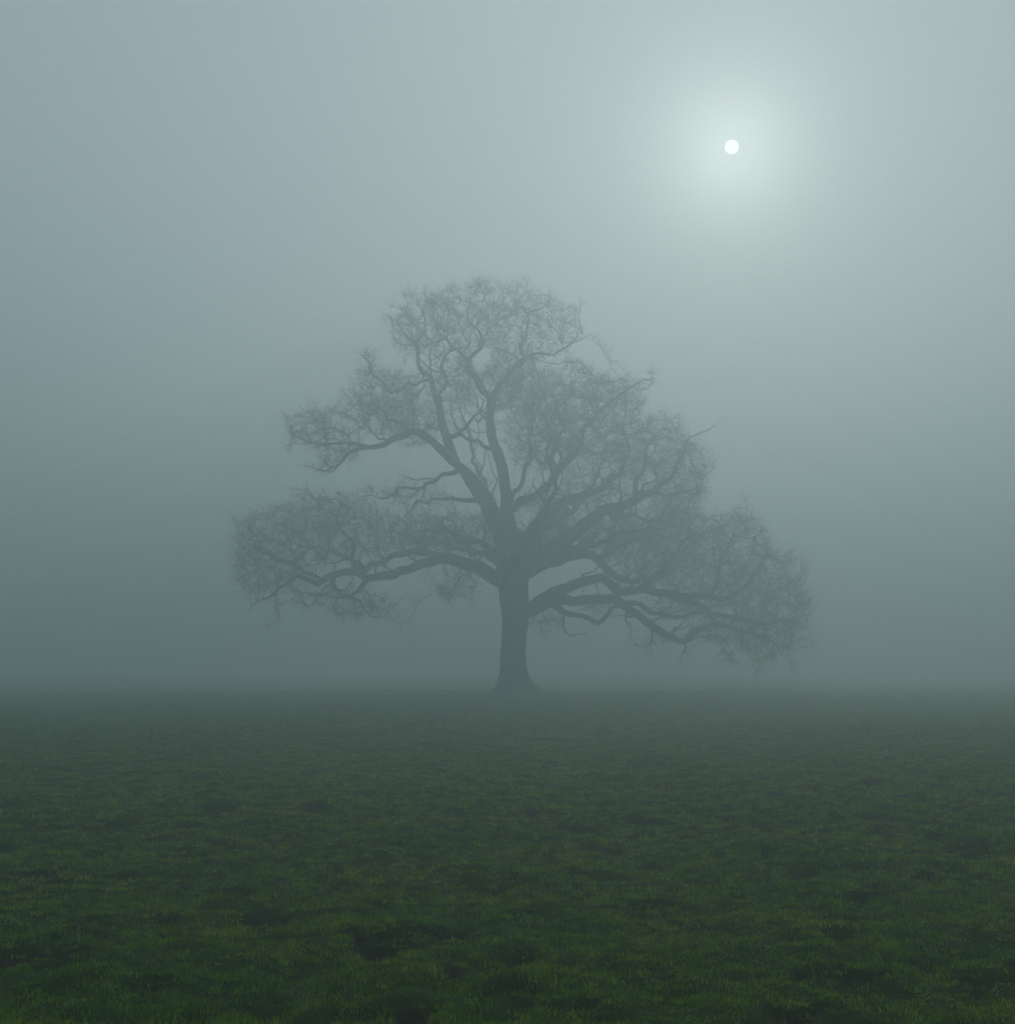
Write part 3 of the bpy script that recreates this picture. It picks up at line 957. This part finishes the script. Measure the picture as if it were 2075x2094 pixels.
n_col = gn.nodes.new('GeometryNodeCollectionInfo')
n_col.inputs['Collection'].default_value = clumps
n_col.inputs['Separate Children'].default_value = True
n_col.inputs['Reset Children'].default_value = True
n_inst.inputs['Pick Instance'].default_value = True
n_s, n_r = gn.nodes.new('GeometryNodeInputNamedAttribute'), gn.nodes.new('GeometryNodeInputNamedAttribute')
for nd, nm in ((n_s, 'csize'), (n_r, 'crot')):
    nd.data_type = 'FLOAT_VECTOR'
    nd.inputs['Name'].default_value = nm
n_p = gn.nodes.new('GeometryNodeInputNamedAttribute')
n_p.data_type = 'INT'
n_p.inputs['Name'].default_value = 'cpick'
gn.links.new(n_p.outputs['Attribute'], n_inst.inputs['Instance Index'])
n_e2r = gn.nodes.new('FunctionNodeEulerToRotation')
gl = gn.links
gl.new(n_in.outputs[0], n_inst.inputs['Points'])
gl.new(n_col.outputs[0], n_inst.inputs['Instance'])
gl.new(n_s.outputs['Attribute'], n_inst.inputs['Scale'])
gl.new(n_r.outputs['Attribute'], n_e2r.inputs[0])
gl.new(n_e2r.outputs[0], n_inst.inputs['Rotation'])
gl.new(n_inst.outputs[0], n_out.inputs[0])
md = grass.modifiers.new("scatter", 'NODES')
md.node_group = gn

# ------------------------------------------------------------------ haze
hx, hy0, hy1, hz0, hz1 = 400.0, -40.0, 400.0, -1.2, 28.0
hv = np.array([(-hx, hy0, hz0), (hx, hy0, hz0), (hx, hy1, hz0), (-hx, hy1, hz0), (-hx, hy0, hz1), (hx, hy0, hz1), (hx, hy1, hz1), (-hx, hy1, hz1)])
hf = np.array([(0, 3, 2, 1), (4, 5, 6, 7), (0, 1, 5, 4), (1, 2, 6, 5), (2, 3, 7, 6), (3, 0, 4, 7)])
m, Nn, Ll = new_mat("haze")
o_ = Nn.new('ShaderNodeOutputMaterial')
mix_ = Nn.new('ShaderNodeAddShader')
for k_, (g_, part_) in enumerate(((HAZE_G, 1 - HAZE_PEAK), (HAZE_PEAK_G, HAZE_PEAK))):
    pv = Nn.new('ShaderNodeVolumePrincipled')
    pv.inputs['Color'].default_value = HAZE_COLOR
    pv.inputs['Density'].default_value = HAZE_DENSITY * part_
    pv.inputs['Anisotropy'].default_value = g_
    Ll.new(pv.outputs[0], mix_.inputs[k_])
Ll.new(mix_.outputs[0], o_.inputs['Volume'])
link(bpy.data.objects.new("haze", mesh_from("haze", hv, hf, m, smooth=False)), kind="stuff", label="even pale morning fog filling the pasture air")
